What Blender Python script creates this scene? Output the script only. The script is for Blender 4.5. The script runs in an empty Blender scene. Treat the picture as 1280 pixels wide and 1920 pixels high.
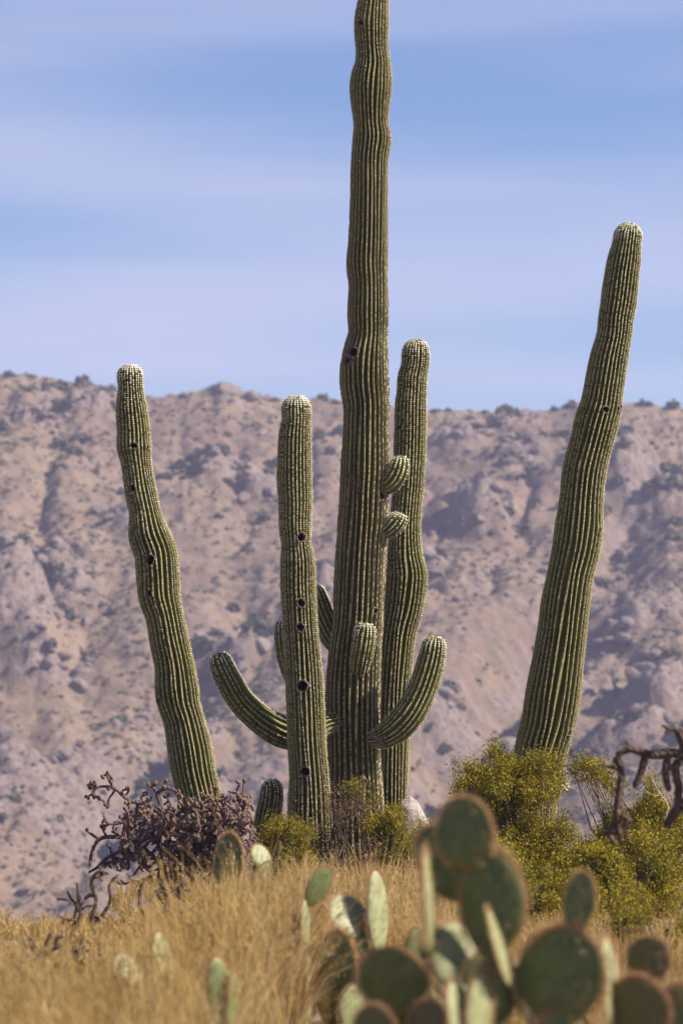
import bpy, math, random
import numpy as np
from mathutils import Vector, Matrix
R = math.radians
random.seed(7); rng = np.random.default_rng(7)
scene = bpy.context.scene
C = scene.collection

# ------------------------------------------------------------------ camera
F = 6667.0            # focal length in photo pixels (1280 wide)
HY = 1300.0           # photo row of the horizon
CZ = 1.5              # eye height
cam_d = bpy.data.cameras.new('camera'); cam = bpy.data.objects.new('camera', cam_d); C.objects.link(cam)
cam.location = (0, 0, CZ); cam.rotation_euler = (R(90), 0, 0)
cam_d.sensor_fit = 'HORIZONTAL'; cam_d.sensor_width = 24.0; cam_d.lens = 24.0*F/1280
cam_d.shift_y = (HY-960)/1280
cam_d.clip_start = 0.1; cam_d.clip_end = 20000
cam_d.dof.use_dof = True; cam_d.dof.focus_distance = 29.75; cam_d.dof.aperture_fstop = 3.6
scene.camera = cam

# ------------------------------------------------------------------ light
SUN_AZ, SUN_EL = 97.0, 43.0        # azimuth clockwise from the view direction (+Y)
world = bpy.data.worlds.new('World'); scene.world = world; world.use_nodes = True
nt = world.node_tree; nt.nodes.clear()
def N(t, ty, **kw):
    n = t.nodes.new(ty)
    for k, v in kw.items(): setattr(n, k, v)
    return n
out = N(nt, 'ShaderNodeOutputWorld'); bg = N(nt, 'ShaderNodeBackground'); bg.inputs[1].default_value = 0.052
sky = N(nt, 'ShaderNodeTexSky', sky_type='NISHITA', sun_disc=False)
sky.sun_elevation = R(SUN_EL); sky.sun_rotation = R(SUN_AZ); sky.altitude = 900
sky.air_density = 1.0; sky.dust_density = 0.15; sky.ozone_density = 3.0
tint = N(nt, 'ShaderNodeMix', data_type='RGBA', blend_type='MULTIPLY'); tint.inputs[0].default_value = 1
tint.inputs[7].default_value = (0.76, 0.86, 1.06, 1)
tc = N(nt, 'ShaderNodeTexCoord')
mp = N(nt, 'ShaderNodeMapping'); mp.inputs['Scale'].default_value = (3.2, 3.2, 34); mp.inputs['Rotation'].default_value = (0, R(0.6), 0)
mp.inputs['Location'].default_value = (0.4, 0.0, 0.30)
nz = N(nt, 'ShaderNodeTexNoise'); nz.inputs['Scale'].default_value = 1.0; nz.inputs['Detail'].default_value = 5; nz.inputs['Roughness'].default_value = 0.42
rp = N(nt, 'ShaderNodeMapRange', interpolation_type='SMOOTHSTEP'); rp.inputs[1].default_value = 0.30; rp.inputs[2].default_value = 0.78; rp.inputs[4].default_value = 0.16
cl = N(nt, 'ShaderNodeMix', data_type='RGBA'); cl.inputs[7].default_value = (5.7, 5.75, 7.6, 1)
L = nt.links.new
L(sky.outputs[0], tint.inputs[6]); L(tc.outputs['Generated'], mp.inputs[0]); L(mp.outputs[0], nz.inputs['Vector'])
L(nz.outputs['Fac'], rp.inputs[0]); 
sz = N(nt, 'ShaderNodeSeparateXYZ'); L(tc.outputs['Generated'], sz.inputs[0])
def wm(op, a, b):
    m = N(nt, 'ShaderNodeMath', operation=op)
    for i, v in ((0, a), (1, b)):
        if isinstance(v, (int, float)): m.inputs[i].default_value = v
        else: L(v, m.inputs[i])
    return m.outputs[0]
# a thin sheet of cirrus: optical depth / sine of the elevation
tau = wm('DIVIDE', rp.outputs[0], wm('ADD', wm('MAXIMUM', sz.outputs['Z'], 0.0), 0.03))
L(wm('SUBTRACT', 1.0, wm('EXPONENT', wm('MULTIPLY', tau, -1.0), 0.0)), cl.inputs[0]); L(tint.outputs[2], cl.inputs[6]); L(cl.outputs[2], bg.inputs[0]); L(bg.outputs[0], out.inputs[0])
sun_d = bpy.data.lights.new('sun', 'SUN'); sun_d.energy = 5.0; sun_d.angle = R(0.53); sun_d.color = (1.0, 0.92, 0.80)
sun = bpy.data.objects.new('sun', sun_d); C.objects.link(sun)
sdir = Vector((math.sin(R(SUN_AZ))*math.cos(R(SUN_EL)), math.cos(R(SUN_AZ))*math.cos(R(SUN_EL)), math.sin(R(SUN_EL))))
sun.rotation_euler = sdir.to_track_quat('Z', 'Y').to_euler(); sun.location = (20, 10, 30)
vs = scene.view_settings; vs.view_transform = 'Standard'; vs.look = 'None'; vs.gamma = 1; vs.exposure = 1.2; vs.use_curve_mapping = False
scene.render.engine = 'CYCLES'; scene.cycles.max_bounces = 6; scene.cycles.transparent_max_bounces = 8

# ------------------------------------------------------------------ helpers
def P(px, py, Y):
    """photo pixel at depth Y -> world point"""
    return np.array([(px-640)/F*Y, Y, CZ+(HY-py)/F*Y])
def tag(o, label=None, cat=None, group=None, kind=None):
    if label: o['label'] = label
    if cat: o['category'] = cat
    if group: o['group'] = group
    if kind: o['kind'] = kind
    return o
def empty(name, loc):
    o = bpy.data.objects.new(name, None); o.location = loc; o.empty_display_size = 0.1; C.objects.link(o); return o
def mesh_data(name, verts, quads=None, tris=None, mat=None, smooth=True, attrs=None):
    verts = np.asarray(verts, np.float32).reshape(-1, 3)
    q = np.zeros((0, 4), np.int32) if quads is None else np.asarray(quads, np.int32).reshape(-1, 4)
    t = np.zeros((0, 3), np.int32) if tris is None else np.asarray(tris, np.int32).reshape(-1, 3)
    me = bpy.data.meshes.new(name)
    me.vertices.add(len(verts)); me.vertices.foreach_set('co', verts.ravel())
    idx = np.concatenate([q.ravel(), t.ravel()]); me.loops.add(len(idx)); me.loops.foreach_set('vertex_index', idx)
    npoly = len(q)+len(t); me.polygons.add(npoly)
    starts = np.concatenate([np.arange(len(q))*4, len(q)*4+np.arange(len(t))*3]).astype(np.int32)
    me.polygons.foreach_set('loop_start', starts)
    me.polygons.foreach_set('use_smooth', np.full(npoly, smooth, bool))
    for k, v in (attrs or {}).items():
        a = me.attributes.new(k, 'FLOAT', 'POINT'); a.data.foreach_set('value', np.asarray(v, np.float32).ravel())
    me.update(calc_edges=True); me.validate()
    if mat: me.materials.append(mat)
    return me
def mobj(name, me, parent=None, loc=None):
    o = bpy.data.objects.new(name, me); C.objects.link(o)
    if parent: o.parent = parent
    if loc is not None: o.location = loc
    return o
def hash2(ix, iy, s=0):
    h = (ix.astype(np.int64)*374761393 + iy.astype(np.int64)*668265263 + s*1442695041) & 0x7fffffff
    h = ((h ^ (h >> 13))*1274126177) & 0x7fffffff
    h = ((h ^ (h >> 16))*2246822519) & 0x7fffffff
    return ((h ^ (h >> 15)) & 0xffffff)/float(0xffffff)
def vnoise(x, y, s=0):
    x = np.asarray(x, float); y = np.asarray(y, float)
    ix = np.floor(x); iy = np.floor(y); fx = x-ix; fy = y-iy
    fx = fx*fx*fx*(fx*(fx*6-15)+10); fy = fy*fy*fy*(fy*(fy*6-15)+10)
    a = hash2(ix, iy, s); b = hash2(ix+1, iy, s); c = hash2(ix, iy+1, s); d = hash2(ix+1, iy+1, s)
    return (a+(b-a)*fx+(c-a)*fy+(a-b-c+d)*fx*fy)*2-1
def fbm(x, y, o=4, s=0, g=0.5):
    v = 0; a = 1; n = 0
    for i in range(o):
        v = v+a*vnoise(x*2**i+i*17.3, y*2**i-i*9.1, s+i); n += a; a *= g
    return v/n
def worley(x, y, s=0):
    ix = np.floor(x); iy = np.floor(y); best = np.full(np.shape(x), 9.0); val = np.zeros(np.shape(x))
    for dx in (-1, 0, 1):
        for dy in (-1, 0, 1):
            cx = ix+dx+hash2(ix+dx, iy+dy, s); cy = iy+dy+hash2(ix+dx, iy+dy, s+5)
            d = np.hypot(x-cx, y-cy); m = d < best
            best = np.where(m, d, best); val = np.where(m, hash2(ix+dx, iy+dy, s+9), val)
    return best, val
def sstep(a, b, x):
    t = np.clip((x-a)/(b-a), 0, 1); return t*t*(3-2*t)

# ------------------------------------------------------------------ materials
def new_mat(name):
    m = bpy.data.materials.new(name); m.use_nodes = True; t = m.node_tree
    b = t.nodes['Principled BSDF']; b.inputs['Roughness'].default_value = 0.7
    b.inputs['Specular IOR Level'].default_value = 0.25
    return m, t, b
def noise(t, scale, detail=3, rough=0.55, coord='Object', vec=None):
    n = N(t, 'ShaderNodeTexNoise'); n.inputs['Scale'].default_value = scale; n.inputs['Detail'].default_value = detail; n.inputs['Roughness'].default_value = rough
    c = N(t, 'ShaderNodeTexCoord'); t.links.new(vec if vec is not None else c.outputs[coord], n.inputs['Vector']); return n.outputs['Fac']
def remap(t, src, a, b, lo=0.0, hi=1.0):
    r = N(t, 'ShaderNodeMapRange', interpolation_type='SMOOTHSTEP'); t.links.new(src, r.inputs[0])
    for i, v in ((1, a), (2, b), (3, lo), (4, hi)): r.inputs[i].default_value = v
    return r.outputs[0]
def mix(t, fac, a, b, blend='MIX'):
    m = N(t, 'ShaderNodeMix', data_type='RGBA', blend_type=blend)
    for s, v in ((0, fac), (6, a), (7, b)):
        if isinstance(v, (int, float)): m.inputs[s].default_value = v
        elif isinstance(v, tuple): m.inputs[s].default_value = (*v, 1)
        else: t.links.new(v, m.inputs[s])
    return m.outputs[2]
def math_(t, op, a, b=0.0):
    m = N(t, 'ShaderNodeMath', operation=op)
    for i, v in ((0, a), (1, b)):
        if isinstance(v, (int, float)): m.inputs[i].default_value = v
        else: t.links.new(v, m.inputs[i])
    return m.outputs[0]
def attr(t, name):
    a = N(t, 'ShaderNodeAttribute', attribute_name=name); return a.outputs['Fac']
def bump(t, b, h, strength, dist):
    n = N(t, 'ShaderNodeBump'); n.inputs['Strength'].default_value = strength; n.inputs['Distance'].default_value = dist
    t.links.new(h, n.inputs['Height']); t.links.new(n.outputs[0], b.inputs['Normal'])

def cactus_mat():
    m, t, b = new_mat('saguaro_skin')
    n1 = noise(t, 5, 4); n2 = noise(t, 45, 3); n3 = noise(t, 16, 5, 0.65)
    col = mix(t, remap(t, n1, .3, .7), (0.058, 0.068, 0.010), (0.098, 0.098, 0.015))
    col = mix(t, remap(t, n2, .4, .75, 0, .4), col, (0.13, 0.125, 0.03))
    age = attr(t, 'age'); cr = attr(t, 'crest')
    f = math_(t, 'MULTIPLY', remap(t, cr, .5, .9), math_(t, 'ADD', math_(t, 'MULTIPLY', age, 0.5), 0.42))
    f = math_(t, 'MULTIPLY', f, remap(t, n2, .2, .6, .55, 1))
    col = mix(t, f, col, mix(t, age, (0.31, 0.28, 0.09), (0.44, 0.34, 0.21)))
    spots = math_(t, 'MULTIPLY', remap(t, n3, .62, .7), age)
    col = mix(t, math_(t, 'MULTIPLY', spots, .8), col, (0.07, 0.05, 0.04))
    col = mix(t, remap(t, math_(t, 'ADD', attr(t, 'scar'), math_(t, 'MULTIPLY', math_(t, 'SUBTRACT', n3, .5), .9)), .35, .7, 0, .92), col,
              mix(t, remap(t, n2, .4, .6), (0.075, 0.05, 0.04), (0.24, 0.17, 0.12)))
    t.links.new(col, b.inputs['Base Color']); b.inputs['Roughness'].default_value = 0.55
    bump(t, b, n2, 0.3, 0.01)
    return m
M_CACTUS = cactus_mat()
def spine_mat():
    m, t, b = new_mat('saguaro_spines')
    a = attr(t, 'tone')
    r = N(t, 'ShaderNodeValToRGB'); t.links.new(a, r.inputs[0]); e = r.color_ramp.elements
    e[0].position = 0; e[0].color = (0.86, 0.79, 0.64, 1); e[1].position = 1; e[1].color = (0.05, 0.035, 0.03, 1)
    x = r.color_ramp.elements.new(.45); x.color = (0.44, 0.33, 0.19, 1); x = r.color_ramp.elements.new(.75); x.color = (0.20, 0.14, 0.10, 1)
    t.links.new(r.outputs[0], b.inputs['Base Color'])
    return m
M_SPINE = spine_mat()
def simple_mat(name, c1, c2, scale, rough=0.75, bmp=0.3, bd=0.01, trans=0.0, c3=None):
    m, t, b = new_mat(name); n = noise(t, scale, 4); n2 = noise(t, scale*6, 3)
    col = mix(t, remap(t, n, .3, .7), c1, c2)
    if c3: col = mix(t, remap(t, n2, .5, .7, 0, .8), col, c3)
    t.links.new(col, b.inputs['Base Color']); b.inputs['Roughness'].default_value = rough
    if bmp: bump(t, b, n2, bmp, bd)
    if trans:
        tr = N(t, 'ShaderNodeBsdfTranslucent'); t.links.new(col, tr.inputs[0]); ms = N(t, 'ShaderNodeMixShader'); ms.inputs[0].default_value = trans
        t.links.new(b.outputs[0], ms.inputs[1]); t.links.new(tr.outputs[0], ms.inputs[2]); t.links.new(ms.outputs[0], t.nodes['Material Output'].inputs[0])
    return m
M_HOLE = simple_mat('callus', (0.10, 0.07, 0.055), (0.20, 0.145, 0.11), 40, .85)
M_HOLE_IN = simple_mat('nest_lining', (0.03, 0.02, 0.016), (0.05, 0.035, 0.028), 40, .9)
M_CHOLLA = simple_mat('cholla_stem', (0.083, 0.048, 0.048), (0.134, 0.083, 0.080), 22, .8, c3=(0.173, 0.122, 0.109))
M_CHOLLA_DK = simple_mat('cholla_old_stem', (0.058, 0.037, 0.031), (0.102, 0.065, 0.048), 22, .85)
M_FRUIT = simple_mat('cholla_fruit', (0.13, 0.07, 0.045), (0.18, 0.11, 0.06), 30, .75)
M_FRUIT_OLD = simple_mat('old_fruit', (0.160, 0.092, 0.056), (0.216, 0.152, 0.080), 30, .75)
M_BRANCH = simple_mat('twig_bark', (0.10, 0.075, 0.06), (0.18, 0.14, 0.11), 30, .85)
M_TWIG_PALE = simple_mat('dead_twig_bark', (0.45, 0.40, 0.36), (0.6, 0.55, 0.5), 40, .8)
M_LEAF = simple_mat('shrub_leaf', (0.165, 0.140, 0.008), (0.30, 0.225, 0.010), 4, .8, 0, trans=.25, c3=(0.075, 0.075, 0.009))
M_LEAF_DRY = simple_mat('dry_shrub_leaf', (0.150, 0.086, 0.038), (0.098, 0.068, 0.041), 9, .7, 0, trans=.25)
def grass_mat():
    m, t, b = new_mat('dry_grass_blades'); r = N(t, 'ShaderNodeValToRGB'); t.links.new(attr(t, 'tone'), r.inputs[0]); e = r.color_ramp.elements
    e[0].position = .1; e[0].color = (0.164, 0.094, 0.037, 1); e[1].position = .9; e[1].color = (0.541, 0.410, 0.213, 1)
    x = e.new(.38); x.color = (0.377, 0.238, 0.074, 1); x = e.new(.62); x.color = (0.459, 0.312, 0.115, 1)
    t.links.new(r.outputs[0], b.inputs['Base Color']); tr = N(t, 'ShaderNodeBsdfTranslucent'); t.links.new(r.outputs[0], tr.inputs[0]); ms = N(t, 'ShaderNodeMixShader'); ms.inputs[0].default_value = .45
    t.links.new(b.outputs[0], ms.inputs[1]); t.links.new(tr.outputs[0], ms.inputs[2]); t.links.new(ms.outputs[0], t.nodes['Material Output'].inputs[0]); return m
M_GRASS = grass_mat()
M_ROCK = simple_mat('granite', (0.1318, 0.1007, 0.0891), (0.1873, 0.1472, 0.1288), .5, .9, .5, .2, c3=(0.0927, 0.0715, 0.0670))
M_ROCK_NEAR = simple_mat('pale_rock', (0.2835, 0.2430, 0.2130), (0.3780, 0.3300, 0.2910), 4, .9, .5, .02, c3=(0.1575, 0.1260, 0.1095))
M_SCRUB = simple_mat('scrub_leaf', (0.042, 0.048, 0.026), (0.068, 0.070, 0.034), .4, .8, 0)

def pad_mat(name, c1, c2, rim):
    m, t, b = new_mat(name); n = noise(t, 9, 3); n2 = noise(t, 60, 2)
    col = mix(t, remap(t, n, .3, .7), c1, c2)
    col = mix(t, remap(t, n2, .55, .8, 0, .35), col, (0.20, 0.21, 0.09))
    col = mix(t, remap(t, attr(t, 'rim'), .86, 1.0, 0, .85), col, rim)
    t.links.new(col, b.inputs['Base Color']); b.inputs['Roughness'].default_value = .5
    bump(t, b, n2, .2, .004)
    return m
M_PAD = pad_mat('pad_skin', (0.08, 0.105, 0.034), (0.125, 0.148, 0.052), (0.26, 0.16, 0.06))
M_PAD_PALE = pad_mat('pale_pad_skin', (0.168, 0.184, 0.084), (0.253, 0.253, 0.131), (0.260, 0.191, 0.100))
M_PAD_RED = pad_mat('reddish_pad_skin', (0.095, 0.10, 0.035), (0.14, 0.12, 0.05), (0.30, 0.12, 0.07))
M_PSPINE = simple_mat('pad_spines', (0.46, 0.27, 0.12), (0.58, 0.42, 0.24), 30, .6, 0, trans=.4)

def ground_mat():
    m, t, b = new_mat('desert_soil'); n = noise(t, .7, 5); n2 = noise(t, 14, 5)
    col = mix(t, remap(t, n, .35, .65), (0.155, 0.114, 0.080), (0.196, 0.150, 0.103)); col = mix(t, remap(t, n2, .5, .75, 0, .6), col, (0.103, 0.077, 0.057))
    t.links.new(col, b.inputs['Base Color']); b.inputs['Roughness'].default_value = .95; bump(t, b, n2, .5, .03)
    return m
def mountain_mat():
    m, t, b = new_mat('mountain_slope'); n = noise(t, .035, 5, .6); n2 = noise(t, .28, 5, .65); n3 = noise(t, 1.1, 4, .6)
    col = mix(t, remap(t, n, .38, .62), (0.1359, 0.0916, 0.0681), (0.1774, 0.1247, 0.0864))
    col = mix(t, remap(t, n2, .46, .64, 0, .75), col, (0.0830, 0.0636, 0.0445))
    col = mix(t, remap(t, n3, .55, .68, 0, .75), col, (0.0606, 0.0509, 0.0340))
    rk = mix(t, remap(t, n3, .35, .6), (0.0987, 0.0738, 0.0655), (0.1722, 0.1297, 0.1126))
    col = mix(t, remap(t, math_(t, 'ADD', attr(t, 'rock'), math_(t, 'MULTIPLY', math_(t, 'SUBTRACT', n2, .5), .5)), .35, .65), col, rk)
    t.links.new(col, b.inputs['Base Color']); b.inputs['Roughness'].default_value = .95; bump(t, b, n3, .7, .5)
    return m

# ------------------------------------------------------------------ terrain
def grid_mesh(name, xs, ys, Z, mat, attrs=None):
    X, Y = np.meshgrid(xs, ys); v = np.stack([X, Y, Z], -1).reshape(-1, 3)
    nx, ny = len(xs), len(ys); i = np.arange(nx-1)[None, :]+nx*np.arange(ny-1)[:, None]; i = i.ravel()
    return mesh_data(name, v, np.stack([i, i+1, i+1+nx, i+nx], -1), None, mat, True, attrs)
def ground_z(x, y):
    r = np.hypot(x*0.9, (y-20)); e = np.clip(y-30.2+8.7*sstep(1.35, 1.85, -x), 0, None)
    z = -34*sstep(8, 150, np.maximum(r, 0))*sstep(30, 60, np.abs(y-10)+np.abs(x)*.5)-.30*np.minimum(e**2/(e+1.5), 30)
    z = np.maximum(z, -37)
    return z+0.05*fbm(x/2.0, y/2.0, 3, 3)*np.exp(-r/60)+1.5*fbm(x/60, y/60, 3, 4)*sstep(30, 160, r)
def spread(a, b, n, p=3.0):
    t = np.linspace(-1, 1, n); return (a+b)/2+np.sign(t)*np.abs(t)**p*(b-a)/2
gx = spread(-4000, 4000, 241, 4.2); gy = 20+spread(-4000, 4000, 241, 4.2)
GX, GY = np.meshgrid(gx, gy)
tag(mobj('ground', grid_mesh('ground', gx, gy, ground_z(GX, GY), ground_mat())), 'tan desert ground under the cacti falling away to the valley', None, None, 'structure')

RX = np.array([-400, -150, 0, 110, 200, 290, 350, 430, 460, 520, 600, 640, 740, 840, 900, 1000, 1060, 1090, 1150, 1280, 1450, 1700], float)
RY = np.array([760, 690, 700, 715, 727, 740, 736, 727, 740, 749, 750, 753, 766, 771, 769, 773, 766, 758, 752, 757, 745, 790], float)
YB, YR = 430.0, 700.0
def mbase(x, y):
    rx = (np.interp(x/YR*F+640, RX, RY)); zr = CZ+(HY-rx)/F*YR
    s = (y-YB)/(YR-YB)
    up = -36+(zr+36)*(0.8*np.clip(s, 0, 1)+0.2*sstep(0, 1, s))
    z = np.where(s > 1, zr-(y-YR)*0.12*sstep(0, .3, s-1)-(y-YR)*.03, up)
    z = z*1.0-70*sstep(130, 700, np.abs(x))*sstep(0, 1, s)
    return z
def ray_hit(px, py):
    ys = np.linspace(YB, YR, 1200); x = (px-640)/F*ys; zl = CZ+(HY-py)/F*ys; d = mbase(x, ys)-zl
    k = np.argmax(d > 0) if (d > 0).any() else len(ys)-1
    return x[k], ys[k]
gully = np.array([ray_hit(*p) for p in [(1040, 1165), (1000, 1195), (945, 1245), (900, 1290), (850, 1350), (800, 1430), (765, 1500), (740, 1580)]])
gully2 = np.array([ray_hit(*p) for p in [(470, 1150), (420, 1195), (380, 1215), (330, 1290), (300, 1380), (240, 1440), (190, 1560)]])
gully3 = np.array([ray_hit(*p) for p in [(1280, 880), (1180, 930), (1150, 990), (1130, 1060)]])
outcrops = [(900, 965, 6, 6.5), (1235, 905, 9, 7), (55, 1185, 9, 8), (20, 1150, 8, 7), (478, 888, 4, 4), (440, 1195, 6, 6), (110, 1245, 6, 3.2), (150, 1090, 6, 3),
            (700, 1330, 6, 5), (850, 1300, 6, 6), (1190, 1390, 6, 5), (1240, 1310, 6, 5), (1110, 1295, 4, 2.2), (360, 1370, 5, 2.4), (90, 1060, 5, 2.5), (425, 740, 6, .3),
            (400, 865, 6, 2), (880, 820, 6, 2.2), (1130, 880, 5, 2.6), (1000, 850, 5, 2), (180, 770, 6, 2), (60, 790, 6, 2.2), (620, 1090, 5, 2), (960, 1390, 6, 3.5), (820, 1420, 6, 3.4), (870, 1480, 6, 3),
            (300, 1500, 5, 2.2), (30, 1420, 6, 2.8), (1160, 1180, 4, 1.6), (250, 980, 5, 1.8), (820, 1050, 4, 1.5)]
outc = [(*ray_hit(a, b), w, h) for a, b, w, h in outcrops]
def seg_dist(x, y, poly):
    d = np.full(np.shape(x), 1e9)
    for (ax, ay), (bx, by) in zip(poly[:-1], poly[1:]):
        l2 = (bx-ax)**2+(by-ay)**2; t = np.clip(((x-ax)*(bx-ax)+(y-ay)*(by-ay))/l2, 0, 1)
        d = np.minimum(d, np.hypot(x-ax-t*(bx-ax), y-ay-t*(by-ay)))
    return d
def mountain(x, y):
    z = mbase(x, y); s = (y-YB)/(YR-YB); damp = 1-0.75*np.exp(-((s-1)/.05)**2)
    wx = x+5*fbm(x/25, y/25, 3, 21); wy = y+5*fbm(x/25, y/25, 3, 22)
    z = z+4.5*fbm(x/55, y/55, 4, 11)*damp
    rid = 1-np.abs(fbm(wx/22, wy/70, 3, 12)); z = z-3.2*(rid**4)*damp*sstep(0, .1, s)
    rock = .75*sstep(.16, .5, fbm(wx/26, wy/30, 4, 15))
    for pl, dep, wd in ((gully, 10.5, 6.5), (gully2, 6.0, 5.0), (gully3, 7.0, 5.5)):
        d = seg_dist(wx+2*(x-wx)*0.6, wy+0.6*(y-wy), pl); g = np.exp(-(d/wd)**2); z = z-dep*g; rock = np.maximum(rock, .55*np.exp(-(d/(wd*2))**2))
    for ox, oy, w, h in outc:
        d = np.hypot((wx-ox), (wy-oy)*.8)/w; g = sstep(1.25, .35, d); z = z+h*.95*g; rock = np.maximum(rock, g)
    f1, v1 = worley(wx/3.4+.5*fbm(x/2, y/2, 2, 51), y/3.4+.5*fbm(x/2, y/2, 2, 52), 31); f2, v2 = worley(x/1.8, y/1.8, 37)
    dome1 = np.sqrt(np.clip(1-(f1/.62)**2, 0, 1))*(v1 > .25)*(.5+v1); dome2 = np.sqrt(np.clip(1-(f2/.6)**2, 0, 1))*(v2 > .4)*(.4+v2)
    da = .45+.55*damp
    z = z+rock*da*(.9*dome1+.7*dome2+.8*fbm(x/1.6, y/1.6, 2, 55))+(1-rock)*.55*dome2*(v2 > .78)*da
    z = z+.35*fbm(x/3.2, y/3.2, 3, 41)+.7*fbm(x/9, y/9, 3, 42)*damp
    return z, np.clip(rock*.8+.35*(dome2 > .3)*(v2 > .72), 0, 1)
xs = np.concatenate([np.linspace(-900, -100, 40)[:-1], np.arange(-100, 100, .6), np.linspace(100, 900, 40)])
ys = np.concatenate([np.arange(YB-15, YR+12, .6), np.linspace(YR+12, 1250, 50)[1:]])
MX, MY = np.meshgrid(xs, ys); MZ, MR = mountain(MX, MY)
tag(mobj('mountain', grid_mesh('mountain', xs, ys, MZ, mountain_mat(), {'rock': MR.ravel()})), 'hazy rocky desert mountainside behind the cacti', None, None, 'structure')
def mz(x, y):
    return float(mountain(np.array([x]), np.array([y]))[0][0])

# ---- boulders and shrubs on the mountain
def ico():
    t = (1+5**.5)/2
    v = np.array([(-1, t, 0), (1, t, 0), (-1, -t, 0), (1, -t, 0), (0, -1, t), (0, 1, t), (0, -1, -t), (0, 1, -t), (t, 0, -1), (t, 0, 1), (-t, 0, -1), (-t, 0, 1)], float)
    f = [(0, 11, 5), (0, 5, 1), (0, 1, 7), (0, 7, 10), (0, 10, 11), (1, 5, 9), (5, 11, 4), (11, 10, 2), (10, 7, 6), (7, 1, 8), (3, 9, 4), (3, 4, 2), (3, 2, 6), (3, 6, 8), (3, 8, 9), (4, 9, 5), (2, 4, 11), (6, 2, 10), (8, 6, 7), (9, 8, 1)]
    return v/np.linalg.norm(v[0]), np.array(f)
def subdiv(v, f):
    v = list(map(tuple, v)); cache = {}; nf = []
    def mid(a, b):
        k = (min(a, b), max(a, b))
        if k not in cache:
            p = np.add(v[a], v[b]); p = p/np.linalg.norm(p); v.append(tuple(p)); cache[k] = len(v)-1
        return cache[k]
    for a, b, c in f:
        x, y, z = mid(a, b), mid(b, c), mid(c, a); nf += [(a, x, z), (b, y, x), (c, z, y), (x, y, z)]
    return np.array(v), np.array(nf)
IV, IF = ico(); IV1, IF1 = subdiv(IV, IF); IV2, IF2 = subdiv(IV1, IF1)
def rock_verts(r, base=IV1, cuts=7):
    v = base.copy()
    for k in range(cuts):
        n = r.normal(size=3); n /= np.linalg.norm(n); d = r.uniform(.45, .85); s = v@n
        v = v-np.outer(np.clip(s-d, 0, None), n)
    return v*np.array([1, r.uniform(.7, 1.0), r.uniform(.55, .85)])
boulder_me = [mesh_data('boulder', rock_verts(rng), None, IF1, M_ROCK, False) for _ in range(7)]
def scrub_verts(r, n):
    # leaf-clump faces spread through a low dome
    d = r.normal(size=(n, 3)); d[:, 2] = np.abs(d[:, 2]); d /= np.linalg.norm(d, axis=1)[:, None]
    c = d*(r.uniform(.45, 1.0, (n, 1)))*np.array([1, 1, .95]); c *= (1+.25*np.sin(d[:, :1]*5+d[:, 1:2]*4+r.uniform(0, 6)))
    a = r.normal(size=(n, 3)); a /= np.linalg.norm(a, axis=1)[:, None]; b = np.cross(a, d+.3*r.normal(size=(n, 3))); b /= np.linalg.norm(b, axis=1)[:, None]
    s = r.uniform(.16, .34, (n, 1)); v = np.stack([c-a*s, c+b*s, c+a*s, c-b*s], 1).reshape(-1, 3)
    return v, np.arange(n*4).reshape(-1, 4)
shrub_me = []
for _ in range(6):
    v, q = scrub_verts(rng, 150); shrub_me.append(mesh_data('mountain_shrub', v, q, None, M_SCRUB, False))
def rand_spot():
    y = YB+20+(YR-YB-18)*rng.random()**.85; x = rng.uniform(-.115, .115)*y; return x, y
# shrubs: clustered where the photo shows dark scrub, plus a general scatter
spots = []
clusters = [(390, 860, 40, 14), (1230, 900, 55, 16), (560, 870, 35, 8), (900, 940, 40, 8), (1080, 830, 50, 8), (940, 790, 45, 8), (620, 800, 40, 8), (130, 760, 60, 8), (150, 850, 40, 7), (1190, 960, 60, 12),
            (290, 960, 40, 5), (60, 1130, 50, 8), (420, 1195, 45, 8), (1150, 1270, 45, 7), (1210, 1390, 45, 8), (820, 1270, 35, 7), (1020, 850, 40, 6), (80, 1090, 60, 8)]
for a, b, sp, n in clusters:
    for k in range(n):
        x, y = ray_hit(a+rng.normal()*sp, b+rng.normal()*sp*.5); spots.append((x, y, rng.uniform(.8, 1.9)))
for px in (115, 205, 210, 605, 607, 628, 250, 515, 780, 815, 840, 935, 1040, 1073, 1205, 20, 60, 1140, 1260):
    x, y = ray_hit(px, 700); spots.append(((px-640)/F*(YR-1), YR-1+rng.uniform(-1, 1), rng.uniform(.7, 1.5)))
while len(spots) < 300:
    x, y = rand_spot(); spots.append((x, y, rng.uniform(.55, 1.3)))
for i, (x, y, s) in enumerate(spots):
    o = mobj('mountain_shrub', shrub_me[i % 6], None, (x, y, mz(x, y)-.1*s)); o.scale = (s*rng.uniform(.9, 1.4), s, s*rng.uniform(.75, 1.1)); o.rotation_euler.z = rng.uniform(0, 6.28)
    tag(o, 'dark green shrub dotted on the far mountainside', 'shrub', 'shrubs dotted over the mountainside')
rocks = []
for ox, oy, w, h in outc:
    for k in range(5): rocks.append((ox+rng.normal()*w*.6, oy+rng.normal()*w*.6, rng.uniform(.9, 2.1)))
while len(rocks) < 300:
    x, y = rand_spot(); rocks.append((x, y, rng.uniform(.5, 1.3)))
for i, (x, y, s) in enumerate(rocks[:300]):
    o = mobj('boulder', boulder_me[i % 7], None, (x, y, mz(x, y)+.15*s)); o.scale = (s*rng.uniform(.9, 1.4), s, s*rng.uniform(.8, 1.2)); o.rotation_euler = (rng.uniform(-.3, .3), rng.uniform(-.3, .3), rng.uniform(0, 6.28))
    tag(o, 'pinkish grey boulder lying on the far mountainside', 'boulder', 'boulders strewn over the mountainside')
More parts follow.
